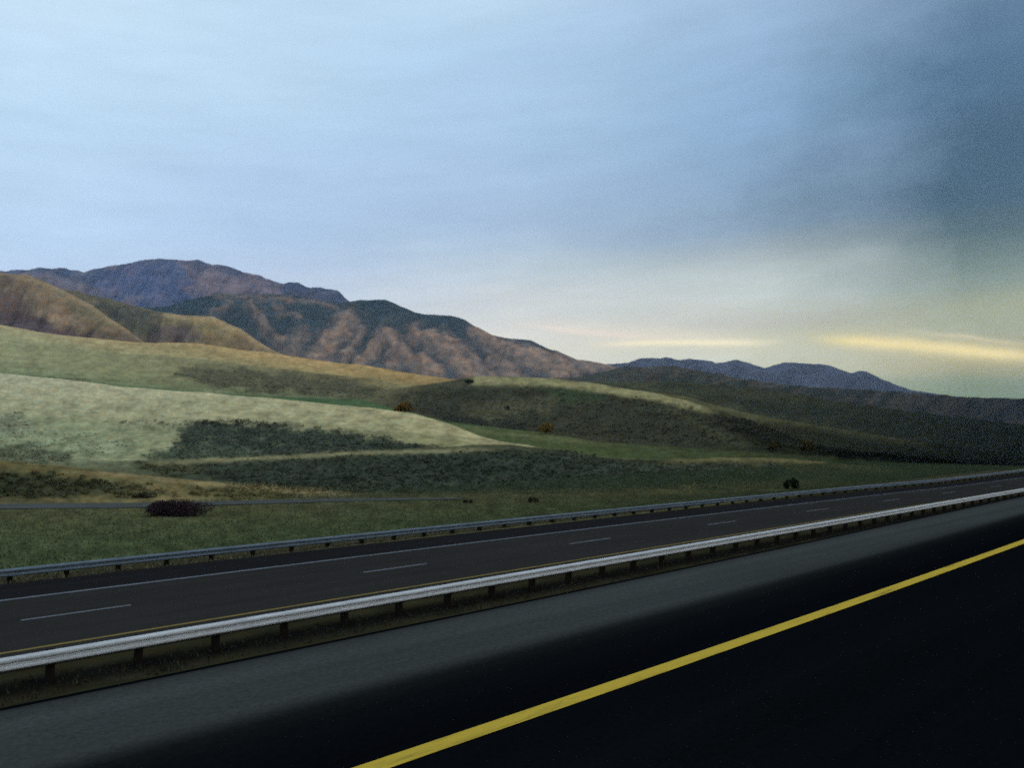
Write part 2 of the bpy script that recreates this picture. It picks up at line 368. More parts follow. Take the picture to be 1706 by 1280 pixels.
w1 = 2 * h[1:] + h[:-1]; w2 = h[1:] + 2 * h[:-1]
with np.errstate(all='ignore'):
    hm = (w1 + w2) / (w1 / dl[:-1] + w2 / dl[1:])
m_[1:-1] = np.where(dl[:-1] * dl[1:] > 0, np.nan_to_num(hm), 0)
m_[0] = 0; m_[-1] = dl[-1]
NR = {'F0': 40, 'F1': 26, 'A': 14, 'A_dip': 34, 'B': 48, 'B_dip': 40, 'C': 12, 'C_dip': 16, 'D': 44, 'E': 20, 'E_dip': 44, 'G': 8, 'G_dip': 56, 'H': 8, 'H_dip': 46, 'J': 10, 'J_dip': 84, 'M': 8, 'M_dip': 56, 'N': 8}
rowsY = []; rowsZ = []; rowK = []; rowT = []
for k in range(len(CP) - 1):
    nr = NR[names[k]]
    for j in range(nr):
        t = j / nr; t2 = t * t; t3 = t2 * t
        rowsY.append(Yc[k] + t * h[k])
        rowsZ.append((2 * t3 - 3 * t2 + 1) * Zc[k] + (t3 - 2 * t2 + t) * h[k] * m_[k] + (-2 * t3 + 3 * t2) * Zc[k + 1] + (t3 - t2) * h[k] * m_[k + 1])
        rowK.append(k); rowT.append(t)
rowsY.append(Yc[-1]); rowsZ.append(Zc[-1]); rowK.append(len(CP) - 2); rowT.append(1.)
GY = np.stack(rowsY); GZ = np.stack(rowsZ); GK = np.array(rowK); GT = np.array(rowT)
GU = np.broadcast_to(u, GY.shape).copy(); GX = GU * GY; GPX = 853 + F * GU
def proj_y(Yv, Zv): return 640 - F * np.tan(np.arctan((Zv - CAMH) / Yv) - PITCH)
GPY = proj_y(GY, GZ)

# soft polygon masks given where the patch shows, edges broken up by noise
def poly_mask(P, px, py, soft=6, warp=9, fr=.03):
    P = np.array(P, float)
    lo = P.min(0) - 4 * soft - warp * 4; hi = P.max(0) + 4 * soft + warp * 4
    out = np.zeros(px.shape); sel = (px > lo[0]) & (px < hi[0]) & (py > lo[1]) & (py < hi[1])
    x = px[sel]; y = py[sel]
    if not len(x): return out
    x = x + warp * 2.2 * fbm(px[sel] * fr, py[sel] * fr * 2.2, 4); y = y + warp * .8 * fbm(px[sel] * fr + 40, py[sel] * fr * 2.2, 4)
    d = np.full(x.shape, 1e9); ins = np.zeros(x.shape, bool)
    for a, b in zip(P, np.roll(P, -1, 0)):
        ex, ey = b - a; wx = x - a[0]; wy = y - a[1]
        tt = np.clip((wx * ex + wy * ey) / (ex * ex + ey * ey), 0, 1)
        d = np.minimum(d, np.hypot(wx - tt * ex, (wy - tt * ey)))
        c = ((a[1] <= y) & (b[1] > y) | (b[1] <= y) & (a[1] > y))
        with np.errstate(all='ignore'): xi = a[0] + (y - a[1]) / (b[1] - a[1]) * (b[0] - a[0])
        ins ^= c & (x < xi)
    out[sel] = np.clip(.5 + np.where(ins, d, -d) / (2 * soft), 0, 1); return out
def seg(*ks): return np.isin(GK, [names.index(k) for k in ks])[:, None]
def bell(k0, k1):    # 0 at the foot and the crest of the face between two control layers, 1 between
    r0 = names.index(k0); r1 = names.index(k1)
    a = (GY - Yc[r0]) / (Yc[r1] - Yc[r0]); ok = (a > 0) & (a < 1)
    return np.where(ok, np.sin(np.pi * np.clip(a, 0, 1)), 0), np.clip(a, 0, 1), ok

# relief: spurs and gullies (real height), rolling ground on the grass hills
SPUR = [([(578,532),(556,562),(535,588),(522,602)], 15, 1), ([(600,545),(585,580),(568,604)], 9, .7),
 ([(640,556),(618,585),(590,614)], 8, .9), ([(640,556),(664,580),(694,602),(726,624)], 12, 1), ([(650,590),(655,622)], 12, .6),
 ([(695,556),(735,580),(772,606),(800,628)], 13, 1), ([(738,560),(775,585),(806,612),(824,628)], 9, .8),
 ([(796,552),(836,578),(886,600),(940,626)], 13, 1), ([(822,600),(856,628)], 14, .7), ([(880,584),(924,602),(962,624)], 8, .8),
 ([(936,592),(980,608),(1036,622)], 9, .9), ([(456,556),(470,566)], 8, .7), ([(412,504),(426,520),(440,540)], 8, .6), ([(452,508),(500,530)], 5, .35),
 ([(345,489),(420,494),(500,500),(560,510)], 4, .5), ([(500,560),(480,590),(470,600)], 12, .45), ([(380,500),(352,520)], 6, .4)]
def line_mask(P, w, px, py):
    P = np.array(P, float); lo = P.min(0) - 5 * w - 20; hi = P.max(0) + 5 * w + 20; out = np.zeros(px.shape)
    sel = (px > lo[0]) & (px < hi[0]) & (py > lo[1]) & (py < hi[1]); x0, y0 = px[sel], py[sel]
    x = x0 + 9 * fbm(x0 * .045, y0 * .06, 4); y = y0 + 5 * fbm(x0 * .045 + 30, y0 * .06, 4); d = np.full(x.shape, 1e9)
    for a, b in zip(P[:-1], P[1:]):
        e = b - a; t_ = np.clip(((x - a[0]) * e[0] + (y - a[1]) * e[1]) / (e @ e), 0, 1)
        d = np.minimum(d, np.hypot(x - a[0] - t_ * e[0], y - a[1] - t_ * e[1]))
    out[sel] = np.exp(-(d / w) ** 2); return out
mskM = np.zeros(GY.shape)
for P, w, k in SPUR: mskM = np.maximum(mskM, k * line_mask(P, w * 1.2, GPX, GPY))
inM = seg('J_dip'); mskM = mskM * inM
b_, a_f, ok = bell('J_dip', 'M')
skew = GPX * .012 - a_f * 1.6
rid = 1 - np.abs(fbm(skew * 1.15 + .5 * fbm(GPX * .01, a_f * 2, 3), a_f * .7, 2)) * 2.0
bb_ = b_ * np.clip(1 - a_f, 0, 1) ** .4
GZ += inM * bb_ * ((rid - .6) * 42 + (mskM - .3) * 60 + 8 * fbm(GPX * .045, a_f * 4, 2))
gulM = np.clip(.5 + (rid - .62) * 1.6, 0, 1)
b2, a2, _ = bell('M_dip', 'N'); inN = seg('M_dip')
ridN = 1 - np.abs(fbm(GPX * .016 - a2 * 1.2, a2 * 1.1 + 7, 4)) * 2
GZ += inN * b2 * ((ridN - .6) * np.where(GPX < 800, 120, 130) + 20 * fbm(GPX * .035, a2 * 4, 3)) * np.clip(1.05 - a2, 0, 1) ** .5
bj, aj, _ = bell('H_dip', 'J'); inJ = seg('H_dip')
ridJ = 1 - np.abs(fbm(GPX * .018 - aj * 1.1 + 3, aj * .8 + 2, 4)) * 2
GZ += inJ * bj * (ridJ - .6) * np.where(GPX < 500, 40, 22)
bh, ah, _ = bell('G_dip', 'H'); inH = seg('G_dip')
ridH = 1 - np.abs(fbm(GPX * .016 - ah * 1.0 + 11, ah * .8 + 5, 4)) * 2
GZ += inH * bh * (ridH - .6) * np.where(GPX < 350, 40, 10) * np.clip(1.05 - ah, 0, 1) ** .5
for k0, k1, am, sc in (('D', 'E', 3.0, 60), ('B_dip', 'C', 1.5, 40), ('A_dip', 'B', .9, 14), ('F1', 'A', .35, 7), ('E_dip', 'G', 3.0, 90)):
    bb, aa, ok = bell(k0, k1); s_ = seg(k0) if k1 != 'E' else seg('D')
    GZ += s_ * bb * am * fbm(GX / sc, GY / sc, 4)
GZ += seg('F0') * .03 * fbm(GX / 4, GY / 4, 4) * np.clip((GY - Y0) / 3, 0, 1) * np.clip((Yc[1] - GY) / 3, 0, 1)
GPY = proj_y(GY, GZ)

# ground colours (what grows there, darkened at right for the car window's tint)
def CT(*a):  # px, rgb, px, rgb ... -> linear albedo over columns
    xs = a[0::2]; cs = np.array([lin(c) for c in a[1::2]]) / LEFF
    return np.stack([np.interp(PX, xs, cs[:, i]) for i in range(3)], 1)
LEFF = .80
SEGC = {  # colours at the start and the end of each stretch
 'F0': (CT(0,(54,66,46),900,(50,58,38),1300,(40,44,31)), CT(0,(74,74,52),600,(70,70,50),1200,(48,50,36))),
 'F1': (CT(0,(66,64,46),300,(100,92,64),600,(62,62,46),1200,(68,66,45),1400,(56,56,40),1600,(24,28,23)), CT(0,(84,78,52),450,(84,80,56),700,(52,56,46),1200,(64,62,44),1400,(54,54,40),1600,(22,26,22))),
 'A':  (CT(0,(92,90,66),450,(84,82,60),700,(50,56,46),1400,(48,52,36),1706,(24,30,24)),) * 2,
 'A_dip': (CT(0,(104,108,82),300,(52,58,48),900,(48,54,44),1250,(68,68,49),1480,(50,52,40),1650,(24,28,24)), CT(0,(138,142,116),260,(70,74,58),740,(62,64,50),1000,(52,56,46),1300,(66,66,46),1600,(28,34,26))),
 'B':  (CT(0,(122,128,102),400,(118,120,94),800,(120,118,88),1100,(78,78,54),1500,(40,44,32)),) * 2,
 'B_dip': (CT(0,(134,135,109),400,(128,127,100),800,(128,126,98),1000,(110,106,80),1300,(56,60,40),1706,(26,32,24)), CT(0,(156,154,132),400,(152,149,122),700,(148,142,112),1000,(128,124,98),1150,(80,80,56),1706,(26,32,24))),
 'C':  (CT(0,(162,158,138),700,(144,140,114),1000,(80,84,58),1706,(30,36,26)), CT(0,(80,90,70),700,(64,82,58),1706,(30,36,26))),
 'C_dip': (CT(0,(84,94,72),500,(62,84,60),750,(74,82,56),900,(62,72,46),1300,(50,58,38),1706,(22,28,22)), CT(0,(98,106,82),500,(62,84,60),700,(60,78,54),900,(66,72,48),1300,(46,52,36),1706,(20,26,20))),
 'D':  (CT(0,(104,112,86),400,(96,104,80),560,(88,92,72),660,(56,56,46),1100,(48,50,40),1300,(40,44,32),1706,(20,26,20)), CT(0,(124,126,98),400,(110,108,80),620,(92,88,66),720,(66,66,52),1000,(70,68,52),1300,(42,46,34),1706,(22,28,22))),
 'E':  (CT(0,(124,126,98),600,(100,94,70),800,(124,120,88),1100,(110,108,78),1200,(72,70,50),1400,(42,46,32),1706,(22,28,22)),) * 2,
 'E_dip': (CT(0,(128,130,102),600,(130,116,82),800,(90,86,62),1200,(52,56,40),1706,(26,32,24)), CT(0,(146,136,108),220,(148,128,92),500,(158,130,90),740,(150,124,84),860,(90,84,62),1200,(74,72,52),1400,(54,56,40),1706,(26,32,24))),
 'G':  (CT(0,(104,92,76),700,(80,76,64),1200,(48,50,38),1706,(26,32,24)),) * 2,
 'G_dip': (CT(0,(92,84,76),200,(98,90,76),700,(70,68,58),1000,(50,54,42),1300,(44,50,40),1706,(24,30,24)), CT(0,(114,100,84),150,(128,112,90),400,(110,96,78),800,(60,62,50),1100,(58,60,44),1300,(60,60,44),1706,(28,34,28))),
 'H':  (CT(0,(126,106,84),400,(110,96,78),1100,(44,50,42),1706,(28,34,28)),) * 2,
 'H_dip': (CT(0,(84,80,70),300,(100,94,72),700,(66,68,66),1000,(48,54,48),1500,(40,46,40),1706,(28,34,30)), CT(0,(92,88,78),200,(96,92,76),300,(124,112,82),420,(146,124,92),700,(90,80,74),1000,(56,60,58),1150,(52,56,54),1706,(32,38,40))),
 'J':  (CT(0,(80,80,70),400,(100,92,76),1706,(36,42,42)),) * 2,
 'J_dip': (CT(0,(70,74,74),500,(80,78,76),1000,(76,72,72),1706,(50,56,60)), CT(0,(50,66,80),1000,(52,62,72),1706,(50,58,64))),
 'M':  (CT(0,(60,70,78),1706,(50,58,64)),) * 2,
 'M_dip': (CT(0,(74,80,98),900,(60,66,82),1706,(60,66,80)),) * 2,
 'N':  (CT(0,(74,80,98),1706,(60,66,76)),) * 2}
COL = np.zeros(GY.shape + (3,))
for r in range(len(GK)):
    c0, c1 = SEGC[names[GK[r]]]; COL[r] = c0 * (1 - GT[r]) + c1 * GT[r]
def blend(mask, rgb, k=1.0):
    global COL
    c = lin(rgb) / LEFF; mk = np.clip(mask * k, 0, 1)[..., None]; COL = COL * (1 - mk) + c * mk
SHR = np.zeros(GY.shape)     # where brush grows
def shrub_patch(P, segs, rgb, k=.9, soft=6, warp=10):
    global SHR
    mk = poly_mask(P, GPX, GPY, soft, warp) * seg(*segs)
    mk = np.clip(mk * (1.15 + .5 * fbm(GPX * .05, GPY * .12, 3)), 0, 1)
    blend(mk, rgb, k); SHR = np.maximum(SHR, mk * min(1, k * 1.1))
nB = ('B_dip', 'B', 'A_dip')
shrub_patch([(262,768),(290,742),(318,706),(360,701),(450,708),(520,717),(600,722),(690,738),(745,751),(640,759),(420,770)], ('B_dip', 'B'), (48,56,52), .95)
shrub_patch([(-60,742),(70,740),(120,756),(100,772),(-60,775)], nB, (72,78,66), .8)
shrub_patch([(-60,688),(20,690),(60,704),(45,726),(-60,732)], nB, (96,100,86), .6)
shrub_patch([(160,700),(260,696),(330,706),(280,720),(180,716)], nB, (112,116,96), .4)
shrub_patch([(-60,792),(80,790),(180,800),(200,818),(100,830),(-60,828)], ('F1',), (44,50,38), .9)
shrub_patch([(200,806),(260,818),(300,826),(180,828)], ('F1',), (52,56,42), .7)
shrub_patch([(320,776),(420,768),(600,760),(800,750),(960,756),(1060,772),(1300,776),(1330,790),(1240,810),(1000,812),(700,818),(500,820),(380,806)], ('A_dip', 'F1', 'A'), (46,53,47), .85, 5, 7)
shrub_patch([(225,772),(300,774),(350,780),(340,796),(270,790)], ('A_dip', 'A', 'B'), (58,62,48), .8, 4, 6)
shrub_patch([(310,812),(420,812),(500,826),(430,834),(330,826)], ('F1', 'F0', 'A'), (66,66,46), .7, 4, 6)
shrub_patch([(235,756),(330,744),(420,748),(420,772),(250,770)], ('B', 'B_dip'), (66,76,64), .8, 6, 8)
shrub_patch([(-60,726),(120,716),(230,740),(200,764),(60,744)], ('B', 'B_dip'), (112,122,100), .55, 8, 12)
shrub_patch([(285,622),(330,610),(430,617),(560,630),(650,647),(600,662),(440,654),(330,640)], ('D', 'E', 'E_dip', 'C_dip'), (68,70,58), .85, 7)
shrub_patch([(80,628),(150,632),(150,638),(80,636)], ('C_dip', 'D'), (80,84,66), .7, 3, 4)
shrub_patch([(660,664),(720,650),(800,642),(960,648),(1080,664),(1180,690),(1250,738),(1120,742),(940,722),(780,704),(700,692)], ('D',), (47,50,42), .8, 8)
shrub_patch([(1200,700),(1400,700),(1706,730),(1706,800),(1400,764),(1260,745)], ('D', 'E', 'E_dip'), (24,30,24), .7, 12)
shrub_patch([(1160,655),(1420,676),(1706,700),(1800,740),(1500,725),(1280,690)], ('E_dip', 'G_dip'), (32,38,30), .7, 8)
shrub_patch([(1050,612),(1200,628),(1420,655),(1700,668),(1700,690),(1400,668),(1100,640)], ('H_dip', 'G_dip'), (36,42,36), .6, 8)
# tan tracks, dry strips, and lit hill edges painted as lighter bands
def strip(pts, wdt, segs, rgb, k):
    xs, ys = zip(*pts); yc = np.interp(GPX, xs, ys) + 1.6 * fbm(GPX * .03, GPX * 0 + 2, 3)
    mk = np.exp(-((GPY - yc) / wdt) ** 2) * seg(*segs) * np.clip((GPX - xs[0]) / 40, 0, 1) * np.clip((xs[-1] - GPX) / 60, 0, 1); blend(mk, rgb, k)
strip([(230,776),(330,768),(480,762),(600,755),(840,749)], 3.5, ('A_dip', 'B', 'B_dip'), (112,110,84), .8)
strip([(430,716),(500,722),(570,728)], 4, ('B_dip',), (134,134,106), .8)
strip([(120,784),(300,802),(450,816),(620,828)], 4, ('F1', 'A'), (112,102,76), .7)
strip([(760,712),(900,730),(1010,742)], 3.5, ('C_dip', 'D', 'C'), (86,88,62), .6)
strip([(700,640),(760,633),(800,630)], 6, ('D', 'E'), (64,68,54), .6)
# crest band of dry grass on the shrub hill
r0 = names.index('E'); ePY = proj_y(Yc[r0], Zc[r0])
mk = np.clip(1 - np.abs(GPY - ePY - 5) / 11, 0, 1) * seg('D', 'E') * np.clip((GPX - 775) / 20, 0, 1) * np.clip((1200 - GPX) / 60, 0, 1)
blend(np.clip(mk * (1.6 + fbm(GPX * .04, GPY * .1, 3)), 0, 1), (124,121,90), .9)
# mountains: forest in the gullies and along the top, bare grassy spurs
inJM = inM * 1.0
fo = inJM * np.clip(1.25 - mskM * 1.5 - .45 * gulM + .5 * fbm(GPX * .05, GPY * .09, 3), 0, 1) * np.clip((a_f - .08) / .3, 0, 1)
blend(fo, (40,54,60), .95)
blend(mskM * (.85 + .6 * fbm(GPX * .07, GPY * .1, 3)), (128,109,96), .9)
blend(inJM * np.clip((.22 - a_f) / .2, 0, 1), (84,76,68), .6)
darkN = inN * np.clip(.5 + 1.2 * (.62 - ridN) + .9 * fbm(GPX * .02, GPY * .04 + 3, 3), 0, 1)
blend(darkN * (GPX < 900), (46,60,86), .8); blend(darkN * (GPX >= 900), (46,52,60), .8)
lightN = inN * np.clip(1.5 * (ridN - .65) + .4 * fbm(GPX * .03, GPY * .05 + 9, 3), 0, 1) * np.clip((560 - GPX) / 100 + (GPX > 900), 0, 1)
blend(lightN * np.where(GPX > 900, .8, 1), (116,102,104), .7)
blend(inN * poly_mask([(0,460),(60,455),(140,470),(150,490),(60,492),(0,490)], GPX, GPY, 6, 6), (108,100,104), .6)
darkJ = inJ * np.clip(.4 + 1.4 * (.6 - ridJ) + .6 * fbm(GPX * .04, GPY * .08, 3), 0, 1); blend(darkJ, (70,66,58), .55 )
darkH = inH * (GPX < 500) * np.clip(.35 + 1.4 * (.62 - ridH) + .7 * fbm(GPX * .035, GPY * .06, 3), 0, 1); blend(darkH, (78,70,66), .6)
blend(inH * poly_mask([(-40,530),(40,520),(90,540),(130,560),(60,562),(-40,552)], GPX, GPY, 9, 9), (62,58,58), .7)
strip([(1090,770),(1180,766),(1260,765),(1340,769),(1430,779),(1540,791)], 4.5, ('A_dip', 'B', 'B_dip', 'C'), (92,88,62), .8)
strip([(1100,812),(1200,808),(1290,806),(1420,801)], 5, ('F1', 'A', 'F0'), (86,80,54), .6)
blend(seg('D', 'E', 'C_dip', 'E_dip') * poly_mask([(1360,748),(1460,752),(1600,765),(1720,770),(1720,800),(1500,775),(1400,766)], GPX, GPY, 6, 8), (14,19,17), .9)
strip([(1160,672),(1290,697),(1420,717),(1560,742)], 9, ('E_dip', 'G', 'E'), (74,76,54), .6)
strip([(1090,672),(1130,690),(1180,718),(1240,742),(1270,750)], 7, ('D', 'E'), (62,64,48), .6)
shrub_patch([(1180,690),(1290,712),(1330,740),(1260,738),(1210,715)], ('D', 'E'), (32,34,30), .8, 6, 8)
inHl = inH * (GPX < 560)
for P, rgb, k in (([(-60,505),(60,536),(130,558),(225,574),(60,572),(-60,556)], (74,66,72), .85), ([(-60,470),(10,488),(40,512),(20,530),(-60,536)], (86,76,76), .8),
                  ([(112,522),(128,540),(150,566),(128,562)], (72,66,62), .7), ([(60,520),(100,518),(125,535),(110,550),(75,540)], (128,110,92), .7),
                  ([(90,484),(150,512),(190,540),(150,545),(110,515)], (104,98,78), .6)):
    blend(inHl * poly_mask(P, GPX, GPY, 8, 8), rgb, k)
for P, rgb, k in (([(140,493),(200,505),(256,522),(262,548),(225,560),(185,535)], (62,66,60), .85), ([(238,560),(262,538),(320,545),(345,562),(300,578),(250,572)], (82,74,74), .8),
                  ([(280,530),(350,530),(400,552),(380,560),(320,545)], (116,110,80), .6)):
    blend(inJ * (GPX < 600) * poly_mask(P, GPX, GPY, 8, 8), rgb, k)
strip([(0,458),(60,470),(90,483),(150,513),(200,547),(245,573)], 5, ('G_dip', 'H'), (136,122,98), .6)  # lit right edge of the brown hill painted into its colour
strip([(260,522),(310,530),(350,532),(400,553),(440,580),(480,600)], 6, ('H_dip', 'J'), (146,128,98), .7)  # bright foothill crest: light from the right put in as colour
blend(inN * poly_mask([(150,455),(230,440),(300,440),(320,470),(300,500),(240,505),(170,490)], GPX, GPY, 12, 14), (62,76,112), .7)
blend(inN * poly_mask([(320,445),(400,460),(470,482),(440,492),(360,488),(310,492),(300,475)], GPX, GPY, 12, 12), (112,100,108), .7)
blend(inN * poly_mask([(470,478),(500,484),(575,505),(480,495)], GPX, GPY, 4, 4), (60,66,84), .8)
blend(seg('D') * poly_mask([(755,690),(830,668),(930,664),(900,686),(810,704)], GPX, GPY, 7, 12), (80,80,62), .6)
blend(seg('D') * poly_mask([(900,645),(990,648),(1000,668),(930,670)], GPX, GPY, 7, 10), (48,64,44), .6)
blend(seg('D') * poly_mask([(700,686),(800,696),(900,712),(880,722),(760,704)], GPX, GPY, 4, 8), (34,38,36), .7)
# broad mottling
mot = 1 + np.where(GY < 260, .36, .20) * fbm(GPX * .03, GPY * .08, 5) + .20 * fbm(GPX * .10, GPY * .22 + 31, 4)
COL = np.clip(COL * mot[..., None] * np.array((1.15, 1.08, 1.0)), .003, .8)
COL *= (1 - .5 * np.clip((GPX - 1200) / 420, 0, 1))[..., None]   # car window's darkening towards the right put into the ground colour

OBJ = [('meadow', 'F0', 'F1'), ('low_hill', 'F1', 'B_dip'), ('pale_hill', 'B_dip', 'C_dip'), ('shrubby_hill', 'C_dip', 'E_dip'), ('grassy_slope', 'E_dip', 'G_dip'),
       ('brown_hill', 'G_dip', 'H_dip'), ('foothills', 'H_dip', 'J_dip'), ('mountain', 'J_dip', 'M_dip'), ('distant_mountains', 'M_dip', None)]
row_start = {nm: int(np.argmax(GK == i)) for i, nm in enumerate(names[:-1])}
nc_ = len(u)
MS = {'meadow': (.15, 1.2, 7), 'low_hill': (.05, .4, 2.5), 'pale_hill': (.03, .25, 1.2), 'shrubby_hill': (.015, .12, .6), 'grassy_slope': (.01, .06, .35),
      'brown_hill': (.006, .03, .2), 'foothills': (.005, .025, .15), 'mountain': (.003, .012, .06), 'distant_mountains': (.002, .008, .03)}
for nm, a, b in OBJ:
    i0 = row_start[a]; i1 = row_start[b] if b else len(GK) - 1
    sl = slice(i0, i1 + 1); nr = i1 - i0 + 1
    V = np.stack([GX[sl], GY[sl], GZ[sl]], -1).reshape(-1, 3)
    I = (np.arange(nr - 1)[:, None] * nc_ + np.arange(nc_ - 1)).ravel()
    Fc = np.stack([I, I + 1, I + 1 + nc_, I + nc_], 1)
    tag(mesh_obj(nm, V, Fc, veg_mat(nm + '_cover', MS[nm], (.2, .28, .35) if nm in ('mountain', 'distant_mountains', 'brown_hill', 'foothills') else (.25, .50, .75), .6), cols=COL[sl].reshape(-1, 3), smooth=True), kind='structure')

def ground_z(px, Yv):
    i = int(np.argmin(np.abs(PX - px))); return float(np.interp(Yv, GY[:, i], GZ[:, i]))
def at(px, Yv): return ((px - 853) / F * Yv, Yv, ground_z(px, Yv))
def depth_of(px, py, ymin=0, ymax=1e9):     # visible depth of a point of the ground at this direction
    i = int(np.argmin(np.abs(PX - px))); ok = (GY[:, i] > ymin) & (GY[:, i] < ymax)
    k = np.argmin(np.abs(GPY[:, i] - py) + 1e6 * ~ok); return float(GY[k, i])

# frontage road, a gravel lane on the meadow
M_lane = asphalt('gravel_lane', (.068, .074, .070), .3, .5)
lp = [(-700, 845), (-300, 845), (0, 845), (230, 843), (420, 838), (560, 834.5), (690, 832.5), (770, 832)]
pts = []
for a, b in lp:
    Yq = (FLAT - CAMH) / float(vpy(b)); pts.append(((a - 853) / F * Yq, Yq))
pts = np.array(pts); tt = np.arange(len(pts)); ti = np.linspace(0, len(pts) - 1, 200)
sx = np.interp(ti, tt, pts[:, 0]); sy = np.interp(ti, tt, pts[:, 1])
for _ in range(12):
    sx[1:-1] = (sx[:-2] + 2 * sx[1:-1] + sx[2:]) / 4; sy[1:-1] = (sy[:-2] + 2 * sy[1:-1] + sy[2:]) / 4
tx, ty = np.gradient(sx), np.gradient(sy); ln = np.hypot(tx, ty); nx_, ny_ = -ty / ln, tx / ln
wd_ = np.interp(ti, [0, 3, 5, 7], [2.1, 2.1, 1.5, .5]) * (1 + .12 * fbm(ti * 6, ti * 0, 3)); V = []
for off in (-1, 0, 1): V.append(np.stack([sx + off * wd_ * nx_, sy + off * wd_ * ny_, np.full(len(sx), FLAT + .05)], 1))
n = len(sx); Fc = np.concatenate([np.stack([np.arange(n - 1) + j * n, np.arange(n - 1) + 1 + j * n, np.arange(n - 1) + 1 + (j + 1) * n, np.arange(n - 1) + (j + 1) * n], 1) for j in range(2)])
tag(mesh_obj('frontage_road', np.concatenate(V), Fc, M_lane), kind='structure')

# ------------------------------------------------------------------ guardrails
M_rail, t, b = new_mat('galvanized_steel')
co = N(t, 'ShaderNodeTexCoord'); mp = N(t, 'ShaderNodeMapping'); mp.inputs['Scale'].default_value = (.4, 2, 3); t.links.new(co.outputs['Object'], mp.inputs[0])
t.links.new(MIX(t, MR(t, NOISE(t, mp.outputs[0], 4, 5, .7), .35, .7), (.48, .52, .53), (.33, .36, .37)), b.inputs['Base Color'])
b.inputs['Metallic'].default_value = .2; b.inputs['Roughness'].default_value = .6; b.inputs['Specular IOR Level'].default_value = .3
M_rail2 = M_rail.copy(); M_rail2.name = 'weathered_steel'
for nd in M_rail2.node_tree.nodes:
    if nd.type == 'MIX': nd.inputs[6].default_value = (.11, .15, .18, 1); nd.inputs[7].default_value = (.05, .075, .10, 1)
M_post, t, b = new_mat('weathered_timber')
co = N(t, 'ShaderNodeTexCoord'); mp = N(t, 'ShaderNodeMapping'); mp.inputs['Scale'].default_value = (14, 14, 1.5); t.links.new(co.outputs['Object'], mp.inputs[0])
t.links.new(MIX(t, NOISE(t, mp.outputs[0], 2, 5, .7), (.006, .005, .004), (.018, .015, .012)), b.inputs['Base Color'])
def box(V, Fc, x0, x1, y0, y1, z0, z1):
    b0 = len(V); V += [(x, y, z) for z in (z0, z1) for y in (y0, y1) for x in (x0, x1)]
    Fc += [tuple(b0 + i for i in q) for q in ((0, 2, 3, 1), (4, 5, 7, 6), (0, 1, 5, 4), (2, 6, 7, 3), (0, 4, 6, 2), (1, 3, 7, 5))]
WP = [(.0, .0), (-.02, .012), (-.078, .045), (-.083, .065), (-.083, .085), (-.078, .105), (-.015, .14), (-.006, .155), (-.015, .17), (-.078, .205), (-.083, .225), (-.083, .245), (-.078, .265), (-.02, .298), (0, .31)]
def guardrail(pfun, zb, label, s0, s1, mat):
    root = bpy.data.objects.new('guardrail', None); link(root)
    root.location = (*road_to_world(0, pfun(0.)), zb); root.rotation_euler = ROADROT
    tag(root, label, 'guardrail', 'steel guardrails along the opposing carriageway')
    p0 = pfun(0.)
    s = np.arange(s0, s1 + .1, .9525); V = []; Fc = []
    prof = [(y, z + .43) for y, z in WP] + [(y + .004, z + .43) for y, z in WP[::-1]]; k = len(prof)
    for q in s:
        for y, z in prof: V.append((q, pfun(q) - p0 + y, z))
    for i in range(len(s) - 1):
        for j in range(k): Fc.append((i * k + j, i * k + (j + 1) % k, (i + 1) * k + (j + 1) % k, (i + 1) * k + j))
    mesh_obj('rail', V, Fc, mat, root, smooth=False)
    Vp, Fp = [], []; box(Vp, Fp, -.075, .075, .11, .31, -.3, .70)
    Vb, Fb = [], []; box(Vb, Fb, -.07, .07, .005, .109, .40, .735)
    post = None
    for q in np.arange(s0 + .5, s1 - .4, 1.905):
        if post is None:
            post = mesh_obj('post', Vp, Fp, M_post, root); blk = mesh_obj('spacer_block', Vb, Fb, M_post, post); c, bc = post, blk
        else:
            c = post.copy(); link(c, root); bc = blk.copy(); link(bc, c)
        c.location = (q, pfun(q) - p0, 0); c.rotation_euler = (0, 0, random.uniform(-.02, .02))
    return root
guardrail(lambda q: 20.45, OZ, 'pale galvanized steel guardrail between the median and the opposing carriageway', -30, 140, M_rail)
guardrail(lambda q: 34.95 + float(d_opp(np.array(q), 34.95)), -4.44, 'dark weathered guardrail on the far shoulder in front of the green meadow', -30, 140, M_rail2)

# ------------------------------------------------------------------ plants
def leaf_mat(name, c1, c2):
    m, t, b = new_mat(name); at_ = N(t, 'ShaderNodeAttribute', attribute_name='Col')
    t.links.new(at_.outputs[0], b.inputs['Base Color']); return m
M_leaf = leaf_mat('leaf_cover', 0, 0)
M_bark, t, b = new_mat('grey_bark'); co = N(t, 'ShaderNodeTexCoord')
t.links.new(MIX(t, NOISE(t, co.outputs['Object'], 6, 5, .7), (.03, .026, .02), (.075, .065, .052)), b.inputs['Base Color'])
def tube(V, Fc, a, b_, ra, rb, k=6):
    a = Vector(a); b_ = Vector(b_); d = (b_ - a).normalized(); x = d.orthogonal().normalized(); y = d.cross(x); n0 = len(V)
    for c, r in ((a, ra), (b_, rb)):
        for i in range(k): V.append(tuple(c + r * (math.cos(i * 2 * math.pi / k) * x + math.sin(i * 2 * math.pi / k) * y)))
    for i in range(k): Fc.append((n0 + i, n0 + (i + 1) % k, n0 + k + (i + 1) % k, n0 + k + i))
    Fc.append(tuple(n0 + k + i for i in range(k)))
